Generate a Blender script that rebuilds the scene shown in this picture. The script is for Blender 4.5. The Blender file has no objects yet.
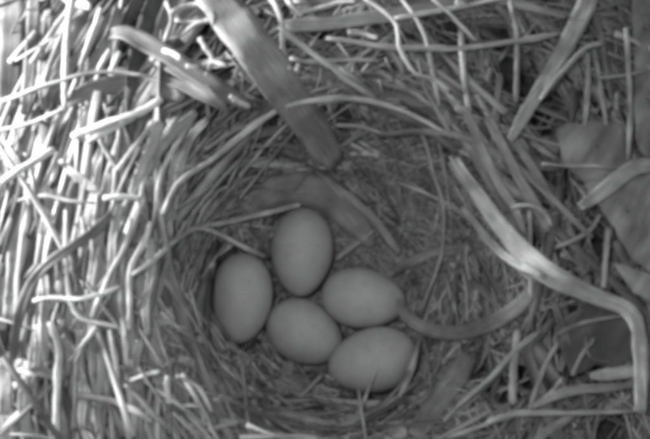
import bpy, math, random
import numpy as np
from mathutils import Vector, Matrix

rng = np.random.default_rng(11)
random.seed(11)
S = 0.001                      # all layout below is in millimetres

# ------------------------------------------------------------------ camera
scene = bpy.context.scene
TILT = math.radians(13.0)
DIST = 240.0
CAM = np.array([0.0, -DIST*math.sin(TILT), DIST*math.cos(TILT) + 8.0])
LENS, SENSOR = 58.7, 36.0
cd = bpy.data.cameras.new('camera')
cam = bpy.data.objects.new('camera', cd)
scene.collection.objects.link(cam)
cam.location = CAM*S
cam.rotation_euler = (TILT, 0, 0)
cd.lens = LENS; cd.sensor_width = SENSOR
cd.clip_start = 0.002; cd.clip_end = 20.0
cd.dof.use_dof = True
cd.dof.focus_distance = 0.222
cd.dof.aperture_fstop = 13.0
scene.camera = cam

# ------------------------------------------------------------------ light
world = bpy.data.worlds.new('World'); scene.world = world
world.use_nodes = True
bg = world.node_tree.nodes['Background']
bg.inputs['Color'].default_value = (0.97, 0.98, 1.0, 1)
bg.inputs['Strength'].default_value = 0.36

def area(name, loc, aim, power, sx, sy):
    ld = bpy.data.lights.new(name, 'AREA')
    ld.shape = 'RECTANGLE'; ld.size = sx*S; ld.size_y = sy*S; ld.energy = power
    ld.color = (1.0, 1.0, 1.0)
    o = bpy.data.objects.new(name, ld); scene.collection.objects.link(o)
    o.location = Vector(loc)*S
    o.rotation_euler = (Vector(aim) - Vector(loc)).to_track_quat('-Z', 'Y').to_euler()
    return o
# daylight entering low from the upper left, and the nest camera's own small lamp
lamp = area('daylight_lamp', (-214, 84, 63), (-46, 12, 26), 0.50, 120, 26)
lamp.data.spread = math.radians(80)      # daylight through a small opening
area('camera_lamp', (-16, CAM[1] + 14, CAM[2] + 6), (0, -10, 0), 0.15, 14, 14)

scene.view_settings.view_transform = 'Standard'
scene.view_settings.look = 'None'
scene.view_settings.gamma = 1.0
scene.view_settings.exposure = 0.0
scene.view_settings.use_curve_mapping = False
scene.cycles.filter_width = 7.0          # soft sensor of the small nest camera
scene.cycles.max_bounces = 3
scene.cycles.use_adaptive_sampling = True
scene.cycles.adaptive_threshold = 0.05
scene.cycles.use_denoising = True

# ------------------------------------------------------------------ pixels of the photo -> rays
FW, FH = 650.0, 439.0
ct, st = math.cos(TILT), math.sin(TILT)
RX = np.array([1.0, 0, 0]); UP = np.array([0, ct, st]); FWD = np.array([0, st, -ct])
def ray(px, py):
    px = np.asarray(px, float); py = np.asarray(py, float)
    a = (px - FW/2)/FW*SENSOR/LENS
    b = -(py - FH/2)/FW*SENSOR/LENS
    return FWD[None]*1.0 + a[:, None]*RX + b[:, None]*UP      # depth along axis = t
def at_depth(px, py, t):
    return CAM + ray(px, py)*np.asarray(t)[:, None]
def at_z(px, py, z):
    d = ray([px], [py])[0]
    return CAM + d*((z - CAM[2])/d[2])
def project(P):
    v = P - CAM
    t = v @ FWD
    return FW/2 + (v @ RX)/t*FW*LENS/SENSOR, FH/2 - (v @ UP)/t*FW*LENS/SENSOR, t
MMPX = SENSOR/LENS/FW                    # mm per photo pixel per mm of depth

# ------------------------------------------------------------------ the shape of the nest cup
CX, CY = 3.0, -17.5                     # middle of the cup's floor
def lump(x, y):
    return (1.5*np.sin(x*0.21 + 1.3*np.sin(y*0.13)) + 1.2*np.sin(y*0.27 + x*0.11 + 2)
            + 0.8*np.sin(x*0.47 - y*0.39 + 1) + 0.5*np.sin(x*0.83 + y*0.71))
# deep gaps between the strands of the rim
HOLLOWS = []
for hx, hy, hr in [(530,78,4.5),(517,58,3),(545,115,3.2),(500,28,3.2),(452,28,3),(568,100,3.2),(603,95,2.8),(548,178,2.4),(533,240,2.4),
                   (612,248,2.8),(570,322,3.4),(600,345,5.5),(532,372,3.6),(502,390,2.8),(618,430,3.2),(478,368,2.6),(640,330,2.5),
                   (140,20,3.2),(185,36,4),(205,55,2.6),(228,58,2.6),(90,28,3),(46,30,3),(147,74,2.8),(136,132,3.2),(100,152,2.8),(60,118,2.6),
                   (42,225,2.8),(60,275,2.6),(86,262,2.8),(110,252,2.6),(30,345,3),(104,358,2.8),(76,412,2.8),(18,222,2.4),(140,300,2.6),(150,395,2.6),
                   (215,125,3.6),(195,148,3.2),(262,135,3),(330,40,2.6),(410,35,2.6),(345,110,2.6)]:
    p = at_z(hx, hy, 27.0); HOLLOWS.append((p[0], p[1], hr))
def H(x, y, gaps=True):
    x = np.asarray(x, float); y = np.asarray(y, float)
    dx, dy = x - CX, y - CY
    r = np.hypot(dx, dy) + 1e-6
    c, s = dx/r, dy/r
    R = 37.0 + 3.5*c + 3.0*s
    top = 31.5 - 5.5*c + 2.0*s
    q = r/R
    bowl = 31.0*q**(3.1 - 0.9*c)
    up = top - 0.10*(r - R) - 0.004*np.maximum(r - R, 0)**2
    k = 6.0
    h = np.clip(0.5 + 0.5*(up - bowl)/k, 0, 1)
    z = up*(1 - h) + bowl*h - k*h*(1 - h)
    w = np.clip((q - 0.45)/0.7, 0, 1)
    z = z + 0.6*lump(x, y)*w
    for hx, hy, hr in HOLLOWS if gaps else ():
        z = z - 9.0*np.exp(-((x - hx)**2 + (y - hy)**2)/(hr*hr))
    return np.maximum(z, -11.0)
def normal(x, y):
    e = 0.4
    nx = -(H(x + e, y) - H(x - e, y))/(2*e)
    ny = -(H(x, y + e) - H(x, y - e))/(2*e)
    n = np.stack([nx, ny, np.ones_like(nx)], -1)
    return n/np.linalg.norm(n, axis=-1, keepdims=True)
EGGS = []
TS = np.arange(120.0, 290.0, 0.5)
def surf_depth(px, py, dz):
    d = ray(px, py)
    P = CAM[None, None] + d[:, None, :]*TS[None, :, None]
    hh = H(P[..., 0], P[..., 1], False)
    for c, dd, a, b in EGGS:
        v = P - c; v[..., 2] = 0
        al = v @ dd; pe2 = (v**2).sum(-1) - al**2
        g = 1 - (al/a)**2 - pe2/b**2
        hh = np.maximum(hh, np.where(g > 0, c[2] + b*np.sqrt(np.maximum(g, 0)) - 0.6, -50))
    hit = P[..., 2] < hh + np.asarray(dz)[:, None]
    i = np.argmax(hit, axis=1)
    return TS[i]

# ------------------------------------------------------------------ materials
def ramp(nt, stops):
    n = nt.nodes.new('ShaderNodeValToRGB')
    e = n.color_ramp.elements
    e[0].position, e[0].color = stops[0][0], (*[stops[0][1]]*3, 1)
    e[1].position, e[1].color = stops[-1][0], (*[stops[-1][1]]*3, 1)
    for p, v in stops[1:-1]:
        k = e.new(p); k.color = (v, v, v, 1)
    return n
def plant_material(name, low, high, rough=0.5, spec=0.4, veins=9.0, blotch=0.35, translucent=0.12):
    m = bpy.data.materials.new(name); m.use_nodes = True
    nt = m.node_tree; N = nt.nodes; L = nt.links
    bsdf = N['Principled BSDF']; out = N['Material Output']
    uv = N.new('ShaderNodeUVMap'); uv.uv_map = 'uv'
    mp = N.new('ShaderNodeMapping'); mp.inputs['Scale'].default_value = (0.16, veins, 1)
    L.new(uv.outputs[0], mp.inputs[0])
    streak = N.new('ShaderNodeTexNoise'); streak.inputs['Scale'].default_value = 1.0
    streak.inputs['Detail'].default_value = 3.0
    L.new(mp.outputs[0], streak.inputs[0])
    tc = N.new('ShaderNodeTexCoord')
    blot = N.new('ShaderNodeTexNoise'); blot.inputs['Scale'].default_value = 170.0
    blot.inputs['Detail'].default_value = 4.0
    L.new(tc.outputs['Object'], blot.inputs[0])
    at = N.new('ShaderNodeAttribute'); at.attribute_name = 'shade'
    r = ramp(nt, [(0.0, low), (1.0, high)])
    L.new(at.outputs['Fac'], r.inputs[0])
    s1 = ramp(nt, [(0.32, 0.5), (0.66, 1.15)]); L.new(streak.outputs['Fac'], s1.inputs[0])
    s2 = ramp(nt, [(0.35, 1.0 - blotch), (0.6, 1.05)]); L.new(blot.outputs['Fac'], s2.inputs[0])
    m1 = N.new('ShaderNodeMixRGB'); m1.blend_type = 'MULTIPLY'; m1.inputs[0].default_value = 1
    L.new(r.outputs[0], m1.inputs[1]); L.new(s1.outputs[0], m1.inputs[2])
    m2 = N.new('ShaderNodeMixRGB'); m2.blend_type = 'MULTIPLY'; m2.inputs[0].default_value = 1
    L.new(m1.outputs[0], m2.inputs[1]); L.new(s2.outputs[0], m2.inputs[2])
    L.new(m2.outputs[0], bsdf.inputs['Base Color'])
    bsdf.inputs['Roughness'].default_value = rough
    bsdf.inputs['Specular IOR Level'].default_value = spec
    bump = N.new('ShaderNodeBump'); bump.inputs['Strength'].default_value = 0.35
    bump.inputs['Distance'].default_value = 0.0003
    L.new(streak.outputs['Fac'], bump.inputs['Height']); L.new(bump.outputs[0], bsdf.inputs['Normal'])
    tr = N.new('ShaderNodeBsdfTranslucent'); L.new(m2.outputs[0], tr.inputs['Color'])
    mix = N.new('ShaderNodeMixShader'); mix.inputs[0].default_value = translucent
    L.new(bsdf.outputs[0], mix.inputs[1]); L.new(tr.outputs[0], mix.inputs[2])
    L.new(mix.outputs[0], out.inputs['Surface'])
    return m
M_STRAW = plant_material('dry_straw', 0.07, 0.80, rough=0.42, spec=0.5, veins=3.0)
M_BLADE = plant_material('dry_grass_blade', 0.07, 0.70, rough=0.5, spec=0.4, veins=4.5)
M_LEAF = plant_material('dead_leaf', 0.06, 0.62, rough=0.6, spec=0.3, veins=0.5, blotch=0.2)

def simple_noise_material(name, a, b, scale, rough=0.9):
    m = bpy.data.materials.new(name); m.use_nodes = True
    nt = m.node_tree; N = nt.nodes; L = nt.links
    tc = N.new('ShaderNodeTexCoord')
    n = N.new('ShaderNodeTexNoise'); n.inputs['Scale'].default_value = scale; n.inputs['Detail'].default_value = 6
    L.new(tc.outputs['Object'], n.inputs[0])
    r = ramp(nt, [(0.3, a), (0.7, b)]); L.new(n.outputs['Fac'], r.inputs[0])
    b_ = N['Principled BSDF']
    L.new(r.outputs[0], b_.inputs['Base Color']); b_.inputs['Roughness'].default_value = rough
    bp = N.new('ShaderNodeBump'); bp.inputs['Strength'].default_value = 0.8; bp.inputs['Distance'].default_value = 0.001
    L.new(n.outputs['Fac'], bp.inputs['Height']); L.new(bp.outputs[0], b_.inputs['Normal'])
    return m
M_CUP = simple_noise_material('packed_litter_gap_shade', 0.02, 0.09, 420.0)  # litter, coloured extra dark so the gaps between strands look shaded
M_GROUND = simple_noise_material('litter_ground', 0.04, 0.12, 120.0)

def egg_material():
    m = bpy.data.materials.new('egg_shell'); m.use_nodes = True
    nt = m.node_tree; N = nt.nodes; L = nt.links
    tc = N.new('ShaderNodeTexCoord'); oi = N.new('ShaderNodeObjectInfo')
    add = N.new('ShaderNodeVectorMath'); add.operation = 'ADD'
    L.new(tc.outputs['Object'], add.inputs[0]); L.new(oi.outputs['Random'], add.inputs[1])
    n1 = N.new('ShaderNodeTexNoise'); n1.inputs['Scale'].default_value = 230; n1.inputs['Detail'].default_value = 3
    n2 = N.new('ShaderNodeTexNoise'); n2.inputs['Scale'].default_value = 1500; n2.inputs['Detail'].default_value = 2
    L.new(add.outputs[0], n1.inputs[0]); L.new(add.outputs[0], n2.inputs[0])
    r1 = ramp(nt, [(0.3, 0.315), (0.7, 0.38)]); L.new(n1.outputs['Fac'], r1.inputs[0])
    r2 = ramp(nt, [(0.3, 0.92), (0.5, 1.0)]); L.new(n2.outputs['Fac'], r2.inputs[0])
    mu = N.new('ShaderNodeMixRGB'); mu.blend_type = 'MULTIPLY'; mu.inputs[0].default_value = 1
    L.new(r1.outputs[0], mu.inputs[1]); L.new(r2.outputs[0], mu.inputs[2])
    n3 = N.new('ShaderNodeTexNoise'); n3.inputs['Scale'].default_value = 520; n3.inputs['Detail'].default_value = 3
    L.new(add.outputs[0], n3.inputs[0])
    r3 = ramp(nt, [(0.28, 0.88), (0.42, 1.0)]); L.new(n3.outputs['Fac'], r3.inputs[0])
    mu2 = N.new('ShaderNodeMixRGB'); mu2.blend_type = 'MULTIPLY'; mu2.inputs[0].default_value = 1
    L.new(mu.outputs[0], mu2.inputs[1]); L.new(r3.outputs[0], mu2.inputs[2])
    r4 = ramp(nt, [(0.0, 0.92), (1.0, 1.07)]); L.new(oi.outputs['Random'], r4.inputs[0])
    mu3 = N.new('ShaderNodeMixRGB'); mu3.blend_type = 'MULTIPLY'; mu3.inputs[0].default_value = 1
    L.new(mu2.outputs[0], mu3.inputs[1]); L.new(r4.outputs[0], mu3.inputs[2])
    b = N['Principled BSDF']
    L.new(mu3.outputs[0], b.inputs['Base Color'])
    b.inputs['Roughness'].default_value = 0.55
    b.inputs['Specular IOR Level'].default_value = 0.25
    b.inputs['Subsurface Weight'].default_value = 0.15
    b.inputs['Subsurface Radius'].default_value = (1, 1, 1)
    b.inputs['Subsurface Scale'].default_value = 0.0015
    bp = N.new('ShaderNodeBump'); bp.inputs['Strength'].default_value = 0.12; bp.inputs['Distance'].default_value = 0.0001
    L.new(n2.outputs['Fac'], bp.inputs['Height']); L.new(bp.outputs[0], b.inputs['Normal'])
    return m
M_EGG = egg_material()

# ------------------------------------------------------------------ mesh helpers
def make_mesh(name, V, F, UVv=None, shade=None, mat=None, smooth=True):
    """V (n,3) mm, F (m,4) quads, UVv (n,2) per-vertex uv, shade (n,) grey of the material, painted light included"""
    me = bpy.data.meshes.new(name)
    V = np.asarray(V, np.float32)*S; F = np.asarray(F, np.int32)
    me.vertices.add(len(V)); me.vertices.foreach_set('co', V.ravel())
    me.loops.add(F.size); me.loops.foreach_set('vertex_index', F.ravel())
    me.polygons.add(len(F))
    me.polygons.foreach_set('loop_start', np.arange(0, F.size, F.shape[1], dtype=np.int32))
    me.polygons.foreach_set('loop_total', np.full(len(F), F.shape[1], np.int32))
    me.polygons.foreach_set('use_smooth', np.full(len(F), smooth))
    me.update(calc_edges=True)
    if UVv is not None:
        lay = me.uv_layers.new(name='uv')
        lay.data.foreach_set('uv', np.asarray(UVv, np.float32)[F.ravel()].ravel())
    if shade is not None:
        a = me.attributes.new('shade', 'FLOAT', 'POINT')
        a.data.foreach_set('value', np.asarray(shade, np.float32))
    if mat: me.materials.append(mat)
    me.validate()
    return me
def link(name, me, parent=None, **props):
    o = bpy.data.objects.new(name, me); scene.collection.objects.link(o)
    if parent is not None: o.parent = parent
    for k, v in props.items(): o[k] = v
    return o

def section(kind, m):
    """closed cross-section points (m,2): x across the width (-1..1), y the thickness (-1..1)"""
    if kind == 'round':
        a = np.linspace(0, 2*np.pi, m, endpoint=False)
        return np.stack([np.cos(a), np.sin(a)], -1)
    h = m//2                                   # flat blade: top row then bottom row
    x = np.linspace(-1, 1, h)
    return np.concatenate([np.stack([x, np.ones(h)], -1), np.stack([x[::-1], -np.ones(h)], -1)])

def sweep(P, W, T, sec, ref, fold=0.0, twist=None):
    """P (n,k,3) centre lines, W,T (n,k) half width and half thickness, sec (m,2), ref (n,3) or (n,k,3) up hint
    -> V (n*k*m,3), F quads with end caps left as a closing quad strip"""
    n, k, _ = P.shape; m = len(sec)
    d = np.gradient(P, axis=1)
    d /= np.linalg.norm(d, axis=-1, keepdims=True) + 1e-9
    if ref.ndim == 2: ref = np.repeat(ref[:, None], k, 1)
    side = np.cross(d, ref); side /= np.linalg.norm(side, axis=-1, keepdims=True) + 1e-9
    up = np.cross(side, d)
    if twist is not None:
        c, s = np.cos(twist)[..., None], np.sin(twist)[..., None]
        side, up = side*c + up*s, up*c - side*s
    sx, sy = sec[:, 0], sec[:, 1]
    V = (P[:, :, None] + side[:, :, None]*(W[:, :, None]*sx)[..., None]
         + up[:, :, None]*(T[:, :, None]*sy + fold*W[:, :, None]*np.abs(sx))[..., None])
    idx = np.arange(n*k*m).reshape(n, k, m)
    a = idx[:, :-1]; b = idx[:, 1:]
    F = np.stack([a, np.roll(a, -1, 2), np.roll(b, -1, 2), b], -1).reshape(-1, 4)
    caps = []
    for j in range(m//2 - 1):
        caps.append(np.stack([idx[:, 0, j + 1], idx[:, 0, j], idx[:, 0, m - 1 - j], idx[:, 0, m - 2 - j]], -1))
        caps.append(np.stack([idx[:, -1, j], idx[:, -1, j + 1], idx[:, -1, m - 2 - j], idx[:, -1, m - 1 - j]], -1))
    if caps: F = np.concatenate([F] + caps)
    seg = np.linalg.norm(np.diff(P, axis=1), axis=-1)
    u = np.concatenate([np.zeros((n, 1)), np.cumsum(seg, 1)], 1)
    off = rng.random((n, 1))*50
    U = np.repeat((u + off)[:, :, None], m, 2)
    vv = sx[None, None]*W[:, :, None] + np.where(sy < 0, 7.3, 0)[None, None] + off[:, :, None]*3
    UVv = np.stack([U, np.broadcast_to(vv, U.shape)], -1).reshape(-1, 2)
    return V.reshape(-1, 3), F, UVv

# ------------------------------------------------------------------ ground under the nest
gx = np.linspace(-900, 900, 61)
X, Y = np.meshgrid(gx, gx)
Z = -12.5 + 0.8*np.sin(X*0.05)*np.cos(Y*0.043)
idx = np.arange(61*61).reshape(61, 61)
F = np.stack([idx[:-1, :-1], idx[:-1, 1:], idx[1:, 1:], idx[1:, :-1]], -1).reshape(-1, 4)
link('ground', make_mesh('ground', np.stack([X, Y, Z], -1).reshape(-1, 3), F, mat=M_GROUND), kind='structure')

# ------------------------------------------------------------------ the nest
nest = bpy.data.objects.new('bird_nest', None); scene.collection.objects.link(nest)
nest['label'] = 'cup shaped bird nest woven from dry grass straw, holding the five eggs'
nest['category'] = 'bird nest'
nest.empty_display_size = 0.02

# packed cup underneath: one closed sheet from the cup's floor over the rim to the ground
nr, na = 90, 144
rad = np.linspace(0.5, 128, nr); ang = np.linspace(0, 2*np.pi, na, endpoint=False)
RR, AA = np.meshgrid(rad, ang, indexing='ij')
XX, YY = CX + RR*np.cos(AA), CY + RR*np.sin(AA)
ZZ = H(XX, YY) - 2.0 - 1.2*np.clip((RR - 28)/10, 0, 1)
ZZ = np.where(RR > 100, ZZ + (-12.8 - ZZ)*np.clip((RR - 100)/28, 0, 1)**0.7, ZZ)
idx = np.arange(nr*na).reshape(nr, na); nx = np.roll(idx, -1, 1)
F = np.stack([idx[:-1], idx[1:], nx[1:], nx[:-1]], -1).reshape(-1, 4)
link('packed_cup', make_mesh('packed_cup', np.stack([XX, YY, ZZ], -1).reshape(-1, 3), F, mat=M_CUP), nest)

# ------------------------------------------------------------------ eggs
def egg_mesh(L, Wd):
    nu, nv = 40, 32
    u = np.linspace(0, np.pi, nu)
    a = L/2
    x = -a*np.cos(u)                           # narrow end at +x
    r = Wd/2*np.sin(u)*(1 - 0.10*np.cos(np.pi - u) - 0.02*np.cos(2*u))
    r = r*(Wd/2)/r.max()
    r = np.maximum(r, 1e-3)
    v = np.linspace(0, 2*np.pi, nv, endpoint=False)
    V = np.stack([np.repeat(x[:, None], nv, 1), r[:, None]*np.cos(v), r[:, None]*np.sin(v)], -1)
    idx = np.arange(nu*nv).reshape(nu, nv); n2 = np.roll(idx, -1, 1)
    F = np.stack([idx[:-1], n2[:-1], n2[1:], idx[1:]], -1).reshape(-1, 4)
    return make_mesh('egg', V.reshape(-1, 3), F, mat=M_EGG)
def egg(label, c, tip, z, ztip, L, Wd):
    """c: centre, tip: narrow end in photo pixels; heights in mm"""
    p = at_z(*c, z); q = at_z(*tip, ztip)
    d = Vector(q - p).normalized()
    EGGS.append((p, np.array(d), L/2, Wd/2))
    o = link('egg', egg_mesh(L, Wd))
    o.location = Vector(p)*S
    y = Vector((0, 0, 1)).cross(d).normalized(); zz = d.cross(y)
    o.rotation_euler = Matrix((d, y, zz)).transposed().to_euler()
    o['label'] = label; o['category'] = 'egg'; o['group'] = 'clutch of five eggs in the nest'
    return o
egg('pale smooth egg standing upright, topmost of the clutch', (302, 252), (300, 297), 9.2, 8.2, 20.0, 14.0)
egg('pale smooth upright egg at the left end of the clutch', (241.5, 298), (238.5, 343), 10.8, 10.4, 20.0, 13.7)
egg('pale egg in the middle of the clutch, touching all four others', (305, 332.5), (340, 351), 7.2, 6.6, 18.1, 13.9)
egg('pale egg lying level between the topmost and the lowest egg at the right', (363.5, 298.5), (404, 304), 10.2, 10.4, 18.6, 13.4)
egg('pale egg at the lower right, nearest to the near rim', (373, 360.5), (331, 370), 11.2, 11.4, 19.8, 14.1)

def clear_of_eggs(P, gap=0.5):
    """P (n,k,3): which strands keep clear of every egg and do not lie over one"""
    ok = np.ones(len(P), bool)
    for c, d, a, b in EGGS:
        v = P - c
        al = v @ d
        pe = np.linalg.norm(v - al[..., None]*d, axis=-1)
        ok &= ~(((al/(a + gap))**2 + (pe/(b + gap))**2 < 1).any(1))
        h = v.copy(); h[..., 2] = 0
        dh = np.array([d[0], d[1], 0.0]); dh /= np.linalg.norm(dh)
        al = h @ dh; pe = np.linalg.norm(h - al[..., None]*dh, axis=-1)
        ok &= ~((((al/(a - 1))**2 + (pe/(b - 1))**2 < 1) & (v[..., 2] > -2)).any(1))
    return ok

# ------------------------------------------------------------------ random woven strands
def strands(n, k, qlo, qhi, length, spread, lift, curl=0.15, kink=0.3, raise_end=0.0, theta=None, stiff=0):
    """n centre lines of k points that run round the cup on its surface"""
    th = rng.random(n)*2*np.pi if theta is None else theta
    q = np.sqrt(rng.random(n)*(qhi**2 - qlo**2) + qlo**2)*33.0
    x = CX + q*np.cos(th); y = CY + q*np.sin(th)
    L = length[0] + (length[1] - length[0])*rng.random(n)**1.5
    ds = L/(k - 1)
    left = np.clip((-np.cos(th) - 0.25)/0.4, 0, 1)*(q > 30)      # combed along the rim there
    dev = rng.normal(0, spread, n)*(1 - 0.65*left)
    L = L*(1 + 0.5*left)*np.where((left > 0.5) & (L < 18), 2.2, 1.0)
    ds = L/(k - 1)
    cur = rng.normal(0, curl, n)/k
    flip = np.where(rng.random(n) < 0.5, 1.0, -1.0)
    kk = rng.integers(2, max(3, k - 1), n); ka = np.where(rng.random(n) < kink, rng.normal(0, 0.5, n), 0)
    dx, dy = x - CX, y - CY; r = np.hypot(dx, dy) + 1e-6
    tx, ty = -dy/r, dx/r
    nn = normal(x, y)
    et = np.stack([tx, ty, np.zeros(n)], -1)
    et -= nn*(et*nn).sum(-1, keepdims=True); et /= np.linalg.norm(et, axis=-1, keepdims=True)
    er = np.cross(nn, et)
    direc = (et*np.cos(dev)[:, None] + er*np.sin(dev)[:, None])*flip[:, None]
    p = np.stack([x, y, H(x, y)], -1)
    P = np.zeros((n, k, 3)); Nn = np.zeros((n, k, 3))
    lo = lift[0] + (lift[1] - lift[0])*rng.random(n)
    tiltv = rng.normal(0, 0.10 + raise_end, n)
    for i in range(k):
        nn = normal(p[:, 0], p[:, 1])
        s = (i/(k - 1) - 0.5)
        P[:, i] = p + nn*(lo + np.abs(s)*2*np.maximum(tiltv*s*np.sign(s + 1e-9)*L, -1.0))[:, None]
        Nn[:, i] = nn
        # half follow the surface, half go straight on, as stiff straw does
        proj = direc - nn*(direc*nn).sum(-1, keepdims=True)
        direc = proj*0.75 + direc*0.25
        direc /= np.linalg.norm(direc, axis=-1, keepdims=True)
        a = cur + np.where(kk == i, ka, 0)
        sd = np.cross(nn, direc)
        direc = direc*np.cos(a)[:, None] + sd*np.sin(a)[:, None]
        p = p + direc*ds[:, None]
        zs = H(p[:, 0], p[:, 1])
        p[:, 2] = np.where(p[:, 2] < zs, zs, p[:, 2]*0.4 + zs*0.6)
    for _ in range(stiff):
        P[:, 1:-1] = 0.5*P[:, 1:-1] + 0.25*(P[:, :-2] + P[:, 2:])
    return P, Nn, L

def profile(n, k, w, taper):
    """half widths along the strand; taper 0 = cut ends, 1 = pointed"""
    s = np.linspace(0, 1, k)[None]
    tp = (taper if np.ndim(taper) else np.full(n, taper))[:, None]
    f = 1 - tp*np.clip((s - 0.45)/0.55, 0, 1)**1.3*0.85
    flip = rng.random(n) < 0.5
    f[flip] = f[flip][:, ::-1]
    f = f*(1 + rng.normal(0, 0.12, f.shape))
    return w[:, None]*f

def mass(name, mat, n, k, secdef, wr, tr, shade, **kw):
    P, Nn, L = strands(n, k, **kw)
    w = wr[0] + (wr[1] - wr[0])*rng.random(n)**2
    W = profile(n, k, w, rng.random(n)); T = np.minimum(W, (tr*w)[:, None] if tr < 1 else W*rng.uniform(0.35, 0.9, n)[:, None])
    tw = rng.normal(0, 0.5, n)[:, None] + rng.normal(0, 0.8, n)[:, None]*np.linspace(0, 1, k)[None]
    inhole = np.zeros(len(P), bool)
    for hx, hy, hr in HOLLOWS:
        inhole |= ((np.hypot(P[..., 0] - hx, P[..., 1] - hy) < 0.8*hr).any(1)) & (rng.random(len(P)) < 0.75)
    g = clear_of_eggs(P, 1.0) & ~inhole & ~((P[:, 0, 0] < CX - 31) & (np.abs(P[:, 0, 1] - CY) < 70) & (k < 6)); P, W, T, Nn, tw = P[g], W[g], T[g], Nn[g], tw[g]; n = len(P)
    V, F, UVv = sweep(P, W, T, secdef, Nn, twist=tw)
    sh = np.clip(rng.normal(shade[0], shade[1], n), 0.15, 1)
    return V, F, UVv, np.repeat(sh, k*len(secdef))
def join(parts):
    Vs, Fs, Us, Ss = [], [], [], []; o = 0
    for V, F, U, s in parts:
        Vs.append(V); Fs.append(F + o); Us.append(U); Ss.append(s); o += len(V)
    return np.concatenate(Vs), np.concatenate(Fs), np.concatenate(Us), np.concatenate(Ss)

R4 = section('round', 4); R6 = section('round', 6); B4 = section('flat', 4); B6 = section('flat', 6); B10 = section('flat', 10)

# the uncountable filling: straw, blades and the fine rootlets that line the cup
fill = []
fill.append(mass('a', None, 1500, 8, B4, (0.5, 1.4), 0.15, (0.28, 0.16), qlo=0.72, qhi=3.1, stiff=5, length=(18, 60), spread=0.38, lift=(-3.0, 0.5))[:4])
fill.append(mass('b', None, 1900, 8, R4, (0.22, 0.6), 1, (0.36, 0.2), qlo=0.5, qhi=3.1, stiff=4, length=(10, 55), spread=0.65, lift=(-2.6, 1.0), raise_end=0.04)[:4])
fill.append(mass('e', None, 1800, 5, R4, (0.2, 0.6), 1, (0.38, 0.18), qlo=0.6, qhi=2.4, length=(4, 16), spread=1.1, lift=(-2.4, 1.0), raise_end=0.08, kink=0.5)[:4])
fill.append(mass('f', None, 1100, 5, B4, (0.5, 1.3), 0.15, (0.46, 0.17), qlo=0.55, qhi=2.4, length=(5, 16), spread=1.0, lift=(-2.4, 0.7), raise_end=0.05)[:4])
V, F, U, s = join(fill)
o = link('woven_straw', make_mesh('woven_straw', V, F, U, s, M_STRAW), nest, kind='stuff')
lin = []
lin.append(mass('c', None, 2600, 8, R4, (0.12, 0.36), 1, (0.42, 0.17), qlo=0.0, qhi=1.02, length=(8, 34), spread=0.9, lift=(-1.4, 0.9), curl=1.0)[:4])
lin.append(mass('d', None, 500, 6, B4, (0.4, 1.1), 0.15, (0.42, 0.15), qlo=0.0, qhi=0.95, length=(7, 20), spread=0.9, lift=(-1.2, 0.3))[:4])
lin.append(mass('h', None, 900, 6, R4, (0.25, 0.7), 1, (0.56, 0.17), qlo=0.5, qhi=1.12, length=(5, 16), spread=0.9, lift=(-0.3, 1.0), raise_end=0.05, stiff=3)[:4])
lin.append(mass('g', None, 1800, 5, R4, (0.1, 0.4), 1, (0.46, 0.2), qlo=0.0, qhi=1.1, length=(1.2, 5), spread=1.5, lift=(-0.6, 1.0), raise_end=0.1)[:4])
V, F, U, s = join(lin)
link('root_lining', make_mesh('root_lining', V, F, U, s, M_STRAW), nest, kind='stuff')

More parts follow.
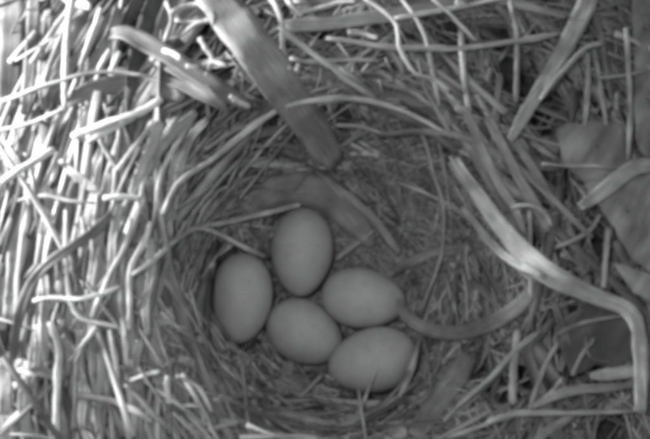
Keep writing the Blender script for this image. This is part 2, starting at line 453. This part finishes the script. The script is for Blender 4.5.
# ------------------------------------------------------------------ strands traced one by one
HERO = []
def catmull(pts, per):
    pts = np.asarray(pts, float)
    if len(pts) == 2: 
        return pts[0] + (pts[1] - pts[0])*np.linspace(0, 1, per + 1)[:, None]
    p = np.concatenate([[2*pts[0] - pts[1]], pts, [2*pts[-1] - pts[-2]]])
    out = []
    for i in range(1, len(p) - 2):
        t = np.linspace(0, 1, per, endpoint=False)[:, None]
        a, b, c, d = p[i-1], p[i], p[i+1], p[i+2]
        out.append(0.5*((2*b) + (c - a)*t + (2*a - 5*b + 4*c - d)*t*t + (3*b - a - 3*c + d)*t**3))
    out.append(pts[-1:])
    return np.concatenate(out)
def traced(name, pts, width, shade, kind='round', dz=1.5, fold=0.2, taper=0.3, twist=0.0, label=None, relax=8, mat=None, thick=None, parent=nest):
    """pts (x, y[, width factor[, height over the nest]]) in photo pixels; width in photo pixels"""
    dz = dz + 1.2
    full = [(p[0], p[1], p[2] if len(p) > 2 else 1.0, p[3] if len(p) > 3 else dz) for p in pts]
    per = max(2, int(math.ceil(14/max(1, len(full) - 1))))
    C = catmull(full, per); k = len(C)
    t = surf_depth(C[:, 0], C[:, 1], C[:, 3]); ts = t.copy()
    for _ in range(relax):                    # stiff straw bridges the hollows
        a = t.copy(); a[1:-1] = (t[:-2] + t[2:])/2
        t = np.minimum(ts, 0.5*t + 0.5*a)
    for _ in range(2):
        t[1:-1] = 0.5*t[1:-1] + 0.25*(t[:-2] + t[2:])
    P = at_depth(C[:, 0], C[:, 1], t)
    W = 0.5*width*C[:, 2]*t*MMPX
    s = np.linspace(0, 1, k)
    W = W*(1 - taper*np.clip((s - 0.75)/0.25, 0, 1)**2)*(1 - taper*0.6*np.clip((0.15 - s)/0.15, 0, 1)**2)
    ref = normal(P[:, 0], P[:, 1])*0.35 + (CAM - P)/np.linalg.norm(CAM - P, axis=1, keepdims=True)*0.65
    if kind == 'round':
        W = W*(1 + 0.09*rng.normal(0, 1, k)); sec = R6; T = W*0.62; f = 0
    else:
        sec = B10; T = np.maximum(0.09, W*0.07) if thick is None else np.full(k, thick); f = fold
    tw = np.full(k, twist) + 0.12*np.sin(s*5 + random.random()*6)
    V, F, U = sweep(P[None], W[None], T[None], sec, ref[None], fold=f, twist=tw[None])
    V += 0.05*rng.normal(0, 1, V.shape)*np.minimum(1, W.mean())
    if width >= 15: HERO.append(np.c_[C[:, :2], 0.5*width*C[:, 2] + 1])
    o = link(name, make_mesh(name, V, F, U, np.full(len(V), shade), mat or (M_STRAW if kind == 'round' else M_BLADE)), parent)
    if label: o['label'] = label
    return o
st_ = lambda pts, w, sh, **k: traced('straw', pts, w, sh, 'round', **k)
bl_ = lambda pts, w, sh, **k: traced('grass_blade', pts, w, sh, 'flat', **k)

# -- great blades
bl_([(208,-12),(224,8),(248,40),(272,72),(300,112,.85),(322,142,.85),(338,164,.8)], 43, 0.40, dz=6, twist=0.42, fold=0.03, taper=0.4, label='broad smooth strap of leaf plunging from the rim into the cup')
bl_([(452,160,.65),(471,185,.75),(492,214,.85),(515,243,1.0),(540,268,1.15),(570,285,1),(600,298,.8),(622,306,.75),(635,320,.8),(640,345,.8),(641,380,.75),(640,412,.7)], 20, 0.62, dz=7, fold=0.15, taper=0.2, label='pale forked grass blade that bends down at its end')
bl_([(462,207),(475,223),(489,241,1.2),(505,256,1.3),(524,267,1.3),(546,278,.9)], 7, 0.6, dz=7, fold=0.1, taper=0.2)
bl_([(398,299,.45),(405,315,.8),(424,328),(455,333,1.05),(487,325,1.1),(515,309,1.1),(532,290,.9,3.0),(541,270,.6,1.0)], 14, 0.31, dz=4.5, fold=0.1)
bl_([(106,36,.5),(120,33,.8),(136,38),(165,54),(205,80),(232,97,.9),(252,110,.6)], 19, 0.2, twist=0.45, dz=3, fold=0.25)
bl_([(66,104,.6),(84,93),(108,86),(135,84,1.2),(160,89),(184,99,.7)], 18, 0.32, dz=1.5, fold=0.2)
bl_([(281,26),(320,24),(360,19),(395,14),(440,6),(470,-4)], 14, 0.5, dz=2, fold=0.1, label='broad pale blade lying along the far rim')
bl_([(592,-10,1.2),(582,14,1.2),(570,38,1.1),(552,70),(535,97,.9),(520,122,.8),(510,140,.6)], 16, 0.52, dz=5, fold=0.12)
bl_([(12,-8),(12,30),(10,70),(8,115)], 27, 0.2, dz=2, fold=0.05)
bl_([(34,-8),(33,30),(30,70),(25,115)], 13, 0.26, dz=3, fold=0.1)
bl_([(112,214,.8),(96,229),(74,246),(52,261),(36,277),(27,293,1.1),(20,315,1.1),(14,345,.9),(10,372,.7)], 10, 0.24, dz=6, fold=0.2, label='bent stem slanting across the left rim, shadow put into its dark colour')  # stem lies in shadow; that shade is painted as a darker grey
bl_([(470,354,.8),(454,380),(436,405),(414,436,.9)], 24, 0.34, dz=1.5, fold=0.1)
bl_([(388,274,.8),(410,262),(434,253),(462,248),(490,243,.8)], 10, 0.36, dz=2, fold=0.15)
bl_([(326,174,.7),(351,198),(375,220),(390,240),(400,253,.7)], 8, 0.46, dz=2.5, fold=0.2)
st_([(422,330,.6),(416,352,.8),(409,374,1.1),(399,398,1.1)], 7.5, 0.5, dz=3.6, taper=.4)
st_([(376,371,.5),(369,388,.8),(363,403,1),(354,422,1.3),(345,442,1.4)], 4.2, 0.68, dz=2.5, taper=.1)
bl_([(-12,348),(10,359),(30,368),(48,374),(68,378,.6)], 11, 0.32, dz=2.5)
bl_([(580,207,.7),(600,193),(627,172,1.1),(640,166,1.1),(658,166,1)], 14, 0.55, dz=7, fold=0.3, label='stout bent stem over the dead leaves at the right')
bl_([(590,376,.5),(603,375,.9),(620,373,1),(640,370,1)], 13, 0.66, dz=3, fold=0.05)
bl_([(532,407,.6),(552,397),(577,390),(605,388),(636,385,.8)], 9, 0.45, dz=3)
bl_([(534,442,.8),(552,428),(574,414,.7)], 9, 0.5, dz=2.5)
bl_([(455,108,.7),(466,112),(476,135),(487,160),(500,185),(516,212),(525,235,.7)], 9, 0.40, dz=3)
bl_([(488,118),(502,145),(518,175),(536,206),(548,232)], 10, 0.36, dz=2)
bl_([(505,128),(522,152),(540,180),(556,208)], 9, 0.34, dz=1.5)
bl_([(472,150),(488,180),(508,212),(530,248)], 10, 0.34, dz=1)
bl_([(240,422,.6),(265,416),(290,415),(325,424),(360,420,1.2),(388,413,.8)], 9, 0.42, dz=2)
bl_([(160,122),(152,146),(141,172),(131,196,.8)], 11, 0.62, dz=4)
bl_([(60,160,.7),(72,172),(86,183,1.2),(102,196,.8)], 8, 0.62, dz=5)
bl_([(4,362),(6,385),(5,415)], 14, 0.6, dz=3, fold=.05)
bl_([(38,325),(38,345),(37,368)], 8, 0.7, dz=3)
bl_([(192,352,.7),(198,347,1.2),(207,350,.7)], 13, 0.75, dz=2, fold=0.2, taper=.8)
bl_([(388,430,.8),(396,431,1.2),(406,436,.8)], 16, 0.62, dz=2, fold=.2, taper=.8)
bl_([(170,120),(176,150),(172,185),(166,220)], 9, 0.45, dz=2)
bl_([(20,215),(16,250),(14,285),(9,320)], 16, 0.55, dz=2, fold=.1)
bl_([(50,190),(47,215),(40,250)], 10, 0.48, dz=2)
bl_([(100,220),(97,255),(92,290),(90,320)], 12, 0.5, dz=2)
bl_([(0,255),(4,290),(2,330)], 12, 0.6, dz=2)
bl_([(108,72,.7),(135,74),(165,80),(198,93),(230,112,.6)], 12, 0.28, twist=.3, dz=2.0)
bl_([(150,58,.6),(176,72),(202,88),(226,106,.6)], 9, 0.32, twist=.3, dz=3)
bl_([(196,112,.7),(176,130),(158,152),(150,176,.7)], 10, 0.5, dz=3)
bl_([(208,120,.7),(190,140),(180,168),(176,196,.6)], 9, 0.42, dz=2)
bl_([(120,205),(114,235),(112,268),(108,300,.7)], 9, 0.6, dz=3)
bl_([(150,240),(152,270),(146,305),(148,335,.7)], 9, 0.5, dz=3)
bl_([(84,330),(80,362),(84,395),(82,430)], 9, 0.6, dz=2)
bl_([(44,270),(46,300),(44,330),(46,362,.7)], 9, 0.62, dz=3)
bl_([(26,380),(24,405),(27,440)], 12, 0.6, dz=2)
bl_([(100,345),(102,370),(98,400),(100,432)], 8, 0.5, dz=2)
bl_([(140,340),(136,365),(140,392)], 9, 0.5, dz=2)
bl_([(48,10,.8),(46,40),(42,75),(44,110,.8)], 9, 0.4, dz=2)
bl_([(118,8),(112,28),(100,52),(88,72)], 9, 0.5, dz=2)
st_([(449,156),(456,166),(466,182)], 3, 0.75, dz=8)
st_([(458,158),(466,170),(478,186)], 3, 0.7, dz=8)
st_([(470,190),(482,208),(500,234)], 3, 0.6, dz=8.4)
# -- straws of the left rim, many coloured near white for the sidelight
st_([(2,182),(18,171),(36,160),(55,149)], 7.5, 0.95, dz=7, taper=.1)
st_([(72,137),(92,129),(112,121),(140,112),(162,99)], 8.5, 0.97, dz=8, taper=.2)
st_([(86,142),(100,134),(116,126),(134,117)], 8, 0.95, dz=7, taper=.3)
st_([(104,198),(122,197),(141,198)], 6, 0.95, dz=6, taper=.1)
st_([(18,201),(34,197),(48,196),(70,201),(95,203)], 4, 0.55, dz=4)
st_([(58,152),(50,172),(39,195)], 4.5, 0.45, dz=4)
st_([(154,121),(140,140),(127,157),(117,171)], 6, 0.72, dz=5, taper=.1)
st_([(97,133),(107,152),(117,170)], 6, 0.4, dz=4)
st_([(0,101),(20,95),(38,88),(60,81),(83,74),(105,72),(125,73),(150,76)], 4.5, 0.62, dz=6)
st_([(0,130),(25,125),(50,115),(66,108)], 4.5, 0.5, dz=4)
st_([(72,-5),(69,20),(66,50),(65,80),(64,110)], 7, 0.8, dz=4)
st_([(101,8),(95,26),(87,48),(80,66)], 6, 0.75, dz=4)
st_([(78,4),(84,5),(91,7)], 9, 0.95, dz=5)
st_([(33,301),(50,298),(68,299),(82,299),(95,296),(108,292),(121,286)], 5, 0.95, dz=6, label='bent straw on the left rim, sidelight put into its pale colour')
st_([(132,275),(148,265),(164,251),(178,238),(196,229),(212,231),(238,244),(254,252),(269,258)], 5.5, 0.72, dz=6, label='long arching straw reaching from the left rim to the eggs')
st_([(190,229),(207,226),(232,221),(258,215),(282,209),(300,205)], 5.5, 0.6, dz=5)
st_([(66,210),(66,235),(66,258),(69,292),(74,311),(86,321),(106,325),(120,328)], 5, 0.93, dz=5, taper=.4)
st_([(131,218),(128,236),(122,252),(110,275),(98,302),(92,318)], 5, 0.82, dz=5)
st_([(151,222),(144,243),(134,260),(130,275),(130,300),(129,330)], 6.5, 0.85, dz=4)
st_([(50,322),(56,336),(60,350),(58,370),(57,400),(56,440)], 8, 0.95, dz=4, taper=.1)
st_([(97,327),(84,344),(70,361)], 5.5, 0.8, dz=4)
st_([(110,330),(113,346),(116,362),(118,384)], 6, 0.85, dz=4)
st_([(14,369),(24,372),(36,377)], 5, 0.93, dz=5)
st_([(160,372),(145,376),(126,383)], 4.5, 0.7, dz=4)
st_([(74,394),(95,398),(115,402),(135,411),(152,422)], 7, 0.6, dz=3)
st_([(125,384),(140,398),(155,416),(168,428)], 6, 0.5, dz=3)
st_([(168,376),(167,388),(170,404)], 6, 0.82, dz=3)
st_([(30,205),(26,190),(33,178)], 5, 0.7, dz=4)
st_([(100,160),(97,172),(93,188)], 5, 0.72, dz=3)
st_([(80,210),(84,232),(80,258)], 5, 0.66, dz=3)
st_([(184,150),(178,165),(174,185),(176,210)], 5, 0.72, dz=2)
st_([(192,118),(180,140),(168,158),(160,180),(156,205)], 6, 0.66, dz=3)
st_([(176,118),(160,142),(150,165),(142,190),(140,215)], 5, 0.8, dz=3)
# -- upper left tangle
st_([(172,12),(188,6),(205,4)], 6, 0.9, dz=4)
st_([(166,2),(172,18),(167,36),(160,50)], 5, 0.7, dz=4)
st_([(175,20),(198,22),(214,18)], 4.5, 0.75, dz=3)
st_([(165,40),(180,36),(196,24),(214,20)], 4.5, 0.6, dz=3)
st_([(200,38),(206,48),(212,58),(206,76)], 6, 0.6, dz=3)
st_([(163,50),(174,54),(182,60)], 6, 0.9, dz=5)
st_([(186,66),(200,67),(212,62),(228,66)], 6, 0.75, dz=3)
st_([(230,96),(240,102),(250,107)], 5, 0.9, dz=7)
st_([(110,50),(104,60),(98,70)], 6, 0.8, dz=4)
st_([(120,52),(116,62),(110,72)], 5, 0.7, dz=4)
# -- far rim
st_([(163,214),(176,186),(196,170),(213,159),(238,139),(262,120),(284,107),(310,101),(340,98),(370,101),(400,110),(428,123),(452,137)], 6, 0.62, dz=9, taper=.3, label='long straw arched along the far rim of the cup')
st_([(209,164),(206,182),(202,202),(200,220)], 5.5, 0.52, dz=2.5)
st_([(173,172),(188,167),(205,164),(235,163),(268,157)], 5.5, 0.5, dz=2.5)
st_([(215,170),(240,166),(262,162),(272,158)], 5, 0.42, dz=2)
st_([(205,150),(232,132),(262,118),(285,100)], 5, 0.45, dz=2)
st_([(300,148),(280,144),(255,146),(232,150)], 6, 0.4, dz=1.5)
st_([(309,160),(320,174),(334,188),(345,200)], 5, 0.48, dz=2.5)
st_([(279,26),(298,43),(326,63),(348,81),(378,100)], 6.5, 0.72, dz=5, label='pale slanting straw below the broad blade of the far rim')
st_([(270,-4),(277,8),(282,24),(283,50),(290,70)], 6, 0.72, dz=5)
st_([(253,10),(258,14)], 9, 0.97, dz=6)
st_([(285,-4),(292,6),(302,16)], 6, 0.8, dz=5)
st_([(298,12),(320,8),(340,2),(356,1)], 5, 0.75, dz=4)
st_([(364,-2),(374,4),(385,12),(397,25),(399,45),(406,60),(416,74),(431,78),(441,84),(449,91)], 5, 0.74, dz=6, taper=.4, label='kinked pale straw hanging over the far rim')
st_([(430,80),(446,92),(461,106)], 3.5, 0.45, dz=3)
st_([(400,-3),(414,15),(424,33),(429,50),(434,76),(439,106)], 5, 0.48, dz=4)
st_([(326,38),(350,41),(376,46),(410,48),(446,49),(489,45),(537,38),(564,32)], 6, 0.56, dz=4, label='long straight straw lying level across the far rim')
st_([(348,32),(360,33),(378,38)], 6, 0.85, dz=4)
st_([(432,-2),(451,15),(476,41)], 4.5, 0.55, dz=5)
st_([(461,26),(463,63),(466,93),(470,112)], 7, 0.45, dz=3)
st_([(391,19),(425,13),(455,8),(489,1),(510,-4)], 5, 0.85, dz=4)
st_([(455,2),(466,6)], 8, 0.95, dz=5)  # stubby near-white straw, a highlight painted as colour
st_([(290,58),(310,62),(340,60),(380,60)], 5, 0.42, dz=2)
st_([(326,60),(352,78),(370,98),(390,112)], 6, 0.42, dz=1.5)
st_([(340,68),(362,84),(380,102)], 5, 0.45, dz=1.5)
st_([(510,0),(516,30),(517,60),(516,102)], 6, 0.42, dz=3)
# -- inside of the far wall and right wall
st_([(411,128),(422,135),(427,148),(432,170),(440,192),(444,218),(441,256),(428,292),(419,318)], 4.5, 0.5, dz=3, label='thin curved straw hanging down the right inner wall')
st_([(336,125),(360,126),(386,134),(408,131)], 4, 0.5, dz=2)
st_([(393,160),(387,172),(382,184)], 3.5, 0.5, dz=2)
st_([(391,158),(404,164),(420,168)], 3.5, 0.45, dz=2)
st_([(369,164),(374,180),(378,200),(380,218)], 4, 0.42, dz=1.5)
st_([(395,162),(399,185),(402,215)], 4, 0.42, dz=1.5)
st_([(374,230),(356,244),(336,260)], 5.5, 0.48, dz=3)
st_([(470,225),(466,255),(470,285)], 4, 0.45, dz=2)
st_([(461,265),(466,290),(467,322)], 4, 0.48, dz=2)
st_([(445,275),(452,300),(458,318)], 4, 0.45, dz=2)
st_([(505,213),(517,206),(532,206),(546,214),(552,226)], 4.5, 0.5, dz=3)
st_([(530,210),(530,240),(531,270),(531,330)], 5.5, 0.42, dz=2)
st_([(608,228),(606,255),(603,288)], 7, 0.5, dz=3)
st_([(556,247),(572,241),(590,230),(600,215)], 5, 0.5, dz=3)
st_([(602,43),(588,47),(571,62),(552,84),(540,100)], 5, 0.5, dz=7)
st_([(588,53),(588,80),(586,112),(584,128)], 6, 0.5, dz=3)
st_([(594,50),(599,80),(604,110),(606,126)], 5.5, 0.48, dz=3)
st_([(626,28),(628,60),(630,108),(628,160)], 6, 0.55, dz=4)
st_([(542,164),(570,166),(595,166),(616,169)], 3.5, 0.5, dz=5)
st_([(570,178),(582,192),(590,206)], 3.5, 0.42, dz=3)
st_([(598,78),(625,75),(652,70)], 3.5, 0.4, dz=4)
st_([(556,334),(578,325),(602,319),(630,316)], 4, 0.24, dz=4)
st_([(586,334),(587,350),(596,360),(612,362)], 4, 0.12, dz=3.5)
st_([(572,376),(582,356),(594,338)], 5, 0.24, dz=3.5)
bl_([(552,300,.6),(560,322),(566,346),(560,372,.6)], 9, 0.24, dz=2)
# -- lower right and near rim
st_([(487,423),(505,416),(530,413),(570,413),(634,411)], 6, 0.5, dz=3)
st_([(446,438),(468,431),(490,423),(520,414)], 5, 0.5, dz=2.5)
st_([(540,330),(515,352),(490,378),(462,402),(440,425)], 6, 0.42, dz=2)
st_([(560,340),(545,365),(535,392),(528,415)], 6, 0.4, dz=2)
st_([(518,330),(514,365),(512,404)], 9, 0.42, dz=1.5)
st_([(562,378),(555,388),(545,398)], 4, 0.5, dz=3)
st_([(257,374),(250,391),(247,410)], 5, 0.62, dz=2.5, taper=.1)
st_([(247,411),(266,400),(290,392)], 5, 0.55, dz=2.5)
st_([(231,367),(232,380),(237,393)], 3.5, 0.5, dz=2)
st_([(186,358),(200,363),(213,367),(232,375),(250,380)], 4.5, 0.6, dz=2)
st_([(176,376),(190,382),(201,390),(212,412)], 4.5, 0.62, dz=2)
st_([(213,399),(228,402),(245,405)], 4, 0.5, dz=2)
st_([(324,373),(312,385),(300,398)], 5, 0.52, dz=2.5)
st_([(208,430),(230,424),(252,418),(282,414),(305,419),(326,427)], 6, 0.5, dz=2)
st_([(240,438),(275,436),(318,438)], 6, 0.85, dz=3)
st_([(214,233),(214,250),(213,270),(206,288),(198,300)], 4.5, 0.42, dz=2)
st_([(168,290),(182,294),(196,302),(208,320)], 5, 0.5, dz=2)
st_([(165,255),(170,285),(180,310),(184,335)], 5, 0.6, dz=2)
st_([(160,312),(176,326),(190,346)], 5, 0.62, dz=2)

# ------------------------------------------------------------------ loose dead leaves lodged in the nest
def leaf(label, outline, dz, shade, bulge=1.5, group=None):
    """outline: photo pixels round a leaf; built as a domed plate with thickness"""
    o = np.asarray(outline, float); c = o.mean(0)
    o = c + (o - c)*(1 + rng.normal(0, 0.035, (len(o), 1)))
    ring = catmull(np.vstack([o, o[:1]]), 4)[:-1]; m = len(ring)
    ring = ring + rng.normal(0, 0.7, ring.shape)                 # chewed, brittle edge
    HERO.append(np.r_[np.c_[c[None], [[15.0]]], np.c_[c + (o - c)*0.6, np.full(len(o), 9.0)]])
    t0 = surf_depth(o[:, 0], o[:, 1], np.full(len(o), dz))
    A = np.c_[o - c, np.ones(len(o))]; co = np.linalg.lstsq(A, t0, rcond=None)[0]
    lim = np.min(t0 - A @ co) 
    rows = []
    fr = [0.03, 0.35, 0.65, 0.88, 1.0]
    for f in fr:
        p = c + (ring - c)*f
        t = np.c_[p - c, np.ones(m)] @ co + lim*0.5 - bulge*(1 - f*f) + 0.2*np.sin(p[:, 0]*0.11 + p[:, 1]*0.07)
        rows.append(at_depth(p[:, 0], p[:, 1], t))
    top = np.array(rows)
    dn = (top - CAM); dn /= np.linalg.norm(dn, axis=-1, keepdims=True)
    bot = (top + dn*0.22)[::-1]
    G = np.concatenate([top, bot]); k = len(G)
    idx = np.arange(k*m).reshape(k, m); n2 = np.roll(idx, -1, 1)
    F = np.stack([idx[:-1], n2[:-1], n2[1:], idx[1:]], -1).reshape(-1, 4)
    Vv = G.reshape(-1, 3)
    UVv = np.c_[Vv[:, 0]*0.6 + Vv[:, 1]*0.8, Vv[:, 1]*0.6 - Vv[:, 0]*0.8]*0.5
    ob = link('dead_leaf', make_mesh('dead_leaf', Vv, F, UVv, np.full(len(Vv), shade), M_LEAF))
    ob['label'] = label; ob['category'] = 'leaf'; ob['group'] = 'dead leaves lodged in the nest'
    return ob
leaf('smooth grey dead leaf under the thin straw in the upper right rim', [(556,130),(566,124),(590,121),(616,122),(622,128),(627,146),(634,166),(612,178),(584,182),(566,162)], 3.5, 0.40)
leaf('pale grey dead leaf at the right edge below the stout bent stem', [(584,184),(606,176),(640,172),(664,172),(664,268),(640,264),(622,242),(602,214)], 3.5, 0.44)
leaf('curled dead leaf, coloured dark for shade, in the hollow below the bent end of the forked blade', [(554,330),(566,316),(592,306),(622,308),(638,326),(634,352),(616,372),(596,366),(574,374),(560,352)], 3.0, 0.10, bulge=-1.0)  # leaf grey lowered to paint the shade of the hollow
bl_([(246,214,.5),(262,198,.85),(294,189,1),(326,195,1.05),(350,214,1),(372,246,.6)], 34, 0.33, dz=2.6, fold=0.02, taper=.5, label='broad dim strip of leaf lining the cup behind the topmost egg')
leaf('plain grey strip of leaf in the upper right corner of the photo', [(633,-12),(664,-12),(664,150),(640,148),(634,110)], 3.0, 0.36)
leaf('small pale leaf tip at the right edge above the hollow', [(612,262),(628,266),(656,282),(656,304),(634,292)], 4.5, 0.58)


# the strands one can pick out singly
def singles(name, mat, n, k, sec, wr, tr, shade, fold=0.0, **kw):
    P, Nn, L = strands(n, k, **kw)
    cnt = 0; keep = clear_of_eggs(P, 1.0)
    for hx, hy, hr in HOLLOWS:
        keep &= ~((np.hypot(P[..., 0] - hx, P[..., 1] - hy) < 0.7*hr).any(1) & (rng.random(n) < 0.6))
    cnt = 0; hero = np.concatenate(HERO)
    w = wr[0] + (wr[1] - wr[0])*rng.random(n)**1.6
    W = profile(n, k, w, rng.random(n)); T = np.minimum(W, (tr*w)[:, None] if tr < 1 else W*rng.uniform(0.35, 0.9, n)[:, None])
    tw = rng.normal(0, 0.35, n)[:, None] + rng.normal(0, 0.6, n)[:, None]*np.linspace(0, 1, k)[None]
    sh = np.clip(rng.normal(shade[0], shade[1], n), 0.04, 1)
    for i in range(n):
        px, py, t = project(P[i])
        if ((px > 0) & (px < FW) & (py > 0) & (py < FH)).sum() < 3: continue
        if not keep[i]: continue
        px, py = (np.interp(np.linspace(0, k - 1, 6*k), np.arange(k), v) for v in (px, py))
        # nothing is laid over the great blades and leaves
        if (((px[:, None] - hero[None, :, 0])**2 + (py[:, None] - hero[None, :, 1])**2) < hero[None, :, 2]**2).any(): continue
        V, F, U = sweep(P[i:i+1], W[i:i+1], T[i:i+1], sec, Nn[i:i+1], fold=fold, twist=tw[i:i+1])
        link(name, make_mesh(name, V, F, U, np.full(len(V), max(sh[i], 0.2)), mat), nest)
        cnt += 1
    return cnt
c1 = singles('straw', M_STRAW, 230, 8, R6, (0.35, 0.8), 1, (0.38, 0.17), qlo=0.75, qhi=2.1, length=(18, 60), spread=0.4, stiff=6, lift=(0.2, 1.6), raise_end=0.03, kink=0.4)
c2 = singles('grass_blade', M_BLADE, 240, 8, B6, (0.6, 1.35), 0.12, (0.34, 0.14), fold=0.25, qlo=0.75, qhi=2.1, length=(20, 60), spread=0.4, stiff=8, lift=(0.0, 1.4), raise_end=0.05)
c4 = singles('grass_blade', M_BLADE, 60, 9, B6, (0.6, 1.5), 0.12, (0.62, 0.2), fold=0.25, qlo=1.0, qhi=2.0, length=(24, 60), spread=0.13, lift=(0.0, 1.8), raise_end=0.02, stiff=14, kink=0.1, theta=math.pi + rng.uniform(-0.8, 0.8, 60))
c5 = singles('straw', M_STRAW, 40, 9, R6, (0.35, 0.8), 1, (0.72, 0.18), qlo=0.95, qhi=2.0, length=(20, 55), spread=0.18, lift=(0.2, 2.2), raise_end=0.03, stiff=10, kink=0.15, theta=math.pi + rng.uniform(-0.8, 0.8, 40))
def combed(name, mat, n, sec, wr, tr, shade, lift, fold=0.0):
    k = 10
    for i in range(n):
        x0, y0 = rng.uniform(-70, -31), rng.uniform(-62, 34)
        L = rng.uniform(38, 95); a = math.pi/2 + 0.04 - 0.0075*(y0 - CY) + rng.normal(0, 0.17)
        s = np.linspace(-0.5, 0.5, k)*L
        bow = s*s/160*rng.uniform(0.1, 1.3)
        x = x0 + s*math.cos(a) + bow; y = y0 + s*math.sin(a)
        z = H(x, y, False); zs = z.copy()
        for _ in range(12):
            z[1:-1] = np.maximum(zs[1:-1] - 0.8, 0.5*z[1:-1] + 0.25*(z[:-2] + z[2:]))
        z = z + rng.uniform(*lift) + rng.normal(0, 0.03)*s
        P = np.stack([x, y, z], -1)[None]
        px, py, t = project(P[0])
        if ((px > -5) & (px < 200) & (py > -5) & (py < FH + 5)).sum() < 3: continue
        w = np.array([wr[0] + (wr[1] - wr[0])*rng.random()**1.5])
        W = profile(1, k, w, rng.random(1)); T = np.minimum(W, tr*w[:, None] + 0*W)
        tw = (rng.normal(0, 0.5) + rng.normal(0, 0.5)*np.linspace(0, 1, k))[None]
        V, F, U = sweep(P, W, T, sec, np.array([[0, 0, 1.0]]), fold=fold, twist=tw)
        link(name, make_mesh(name, V, F, U, np.full(len(V), np.clip(rng.normal(*shade), 0.06, 1)), mat), nest)
combed('grass_blade', M_BLADE, 64, B6, (0.8, 2.0), 0.12, (0.36, 0.24), (0.6, 2.4), fold=0.25)
combed('straw', M_STRAW, 42, R6, (0.35, 0.75), 0.6, (0.52, 0.27), (1.0, 3.2))
c3 = singles('straw', M_STRAW, 60, 7, R6, (0.25, 0.5), 1, (0.34, 0.15), qlo=0.45, qhi=1.0, length=(8, 26), spread=0.8, lift=(0.4, 1.6), raise_end=0.05)


print('singles', c1, c2, c3, c4, c5)
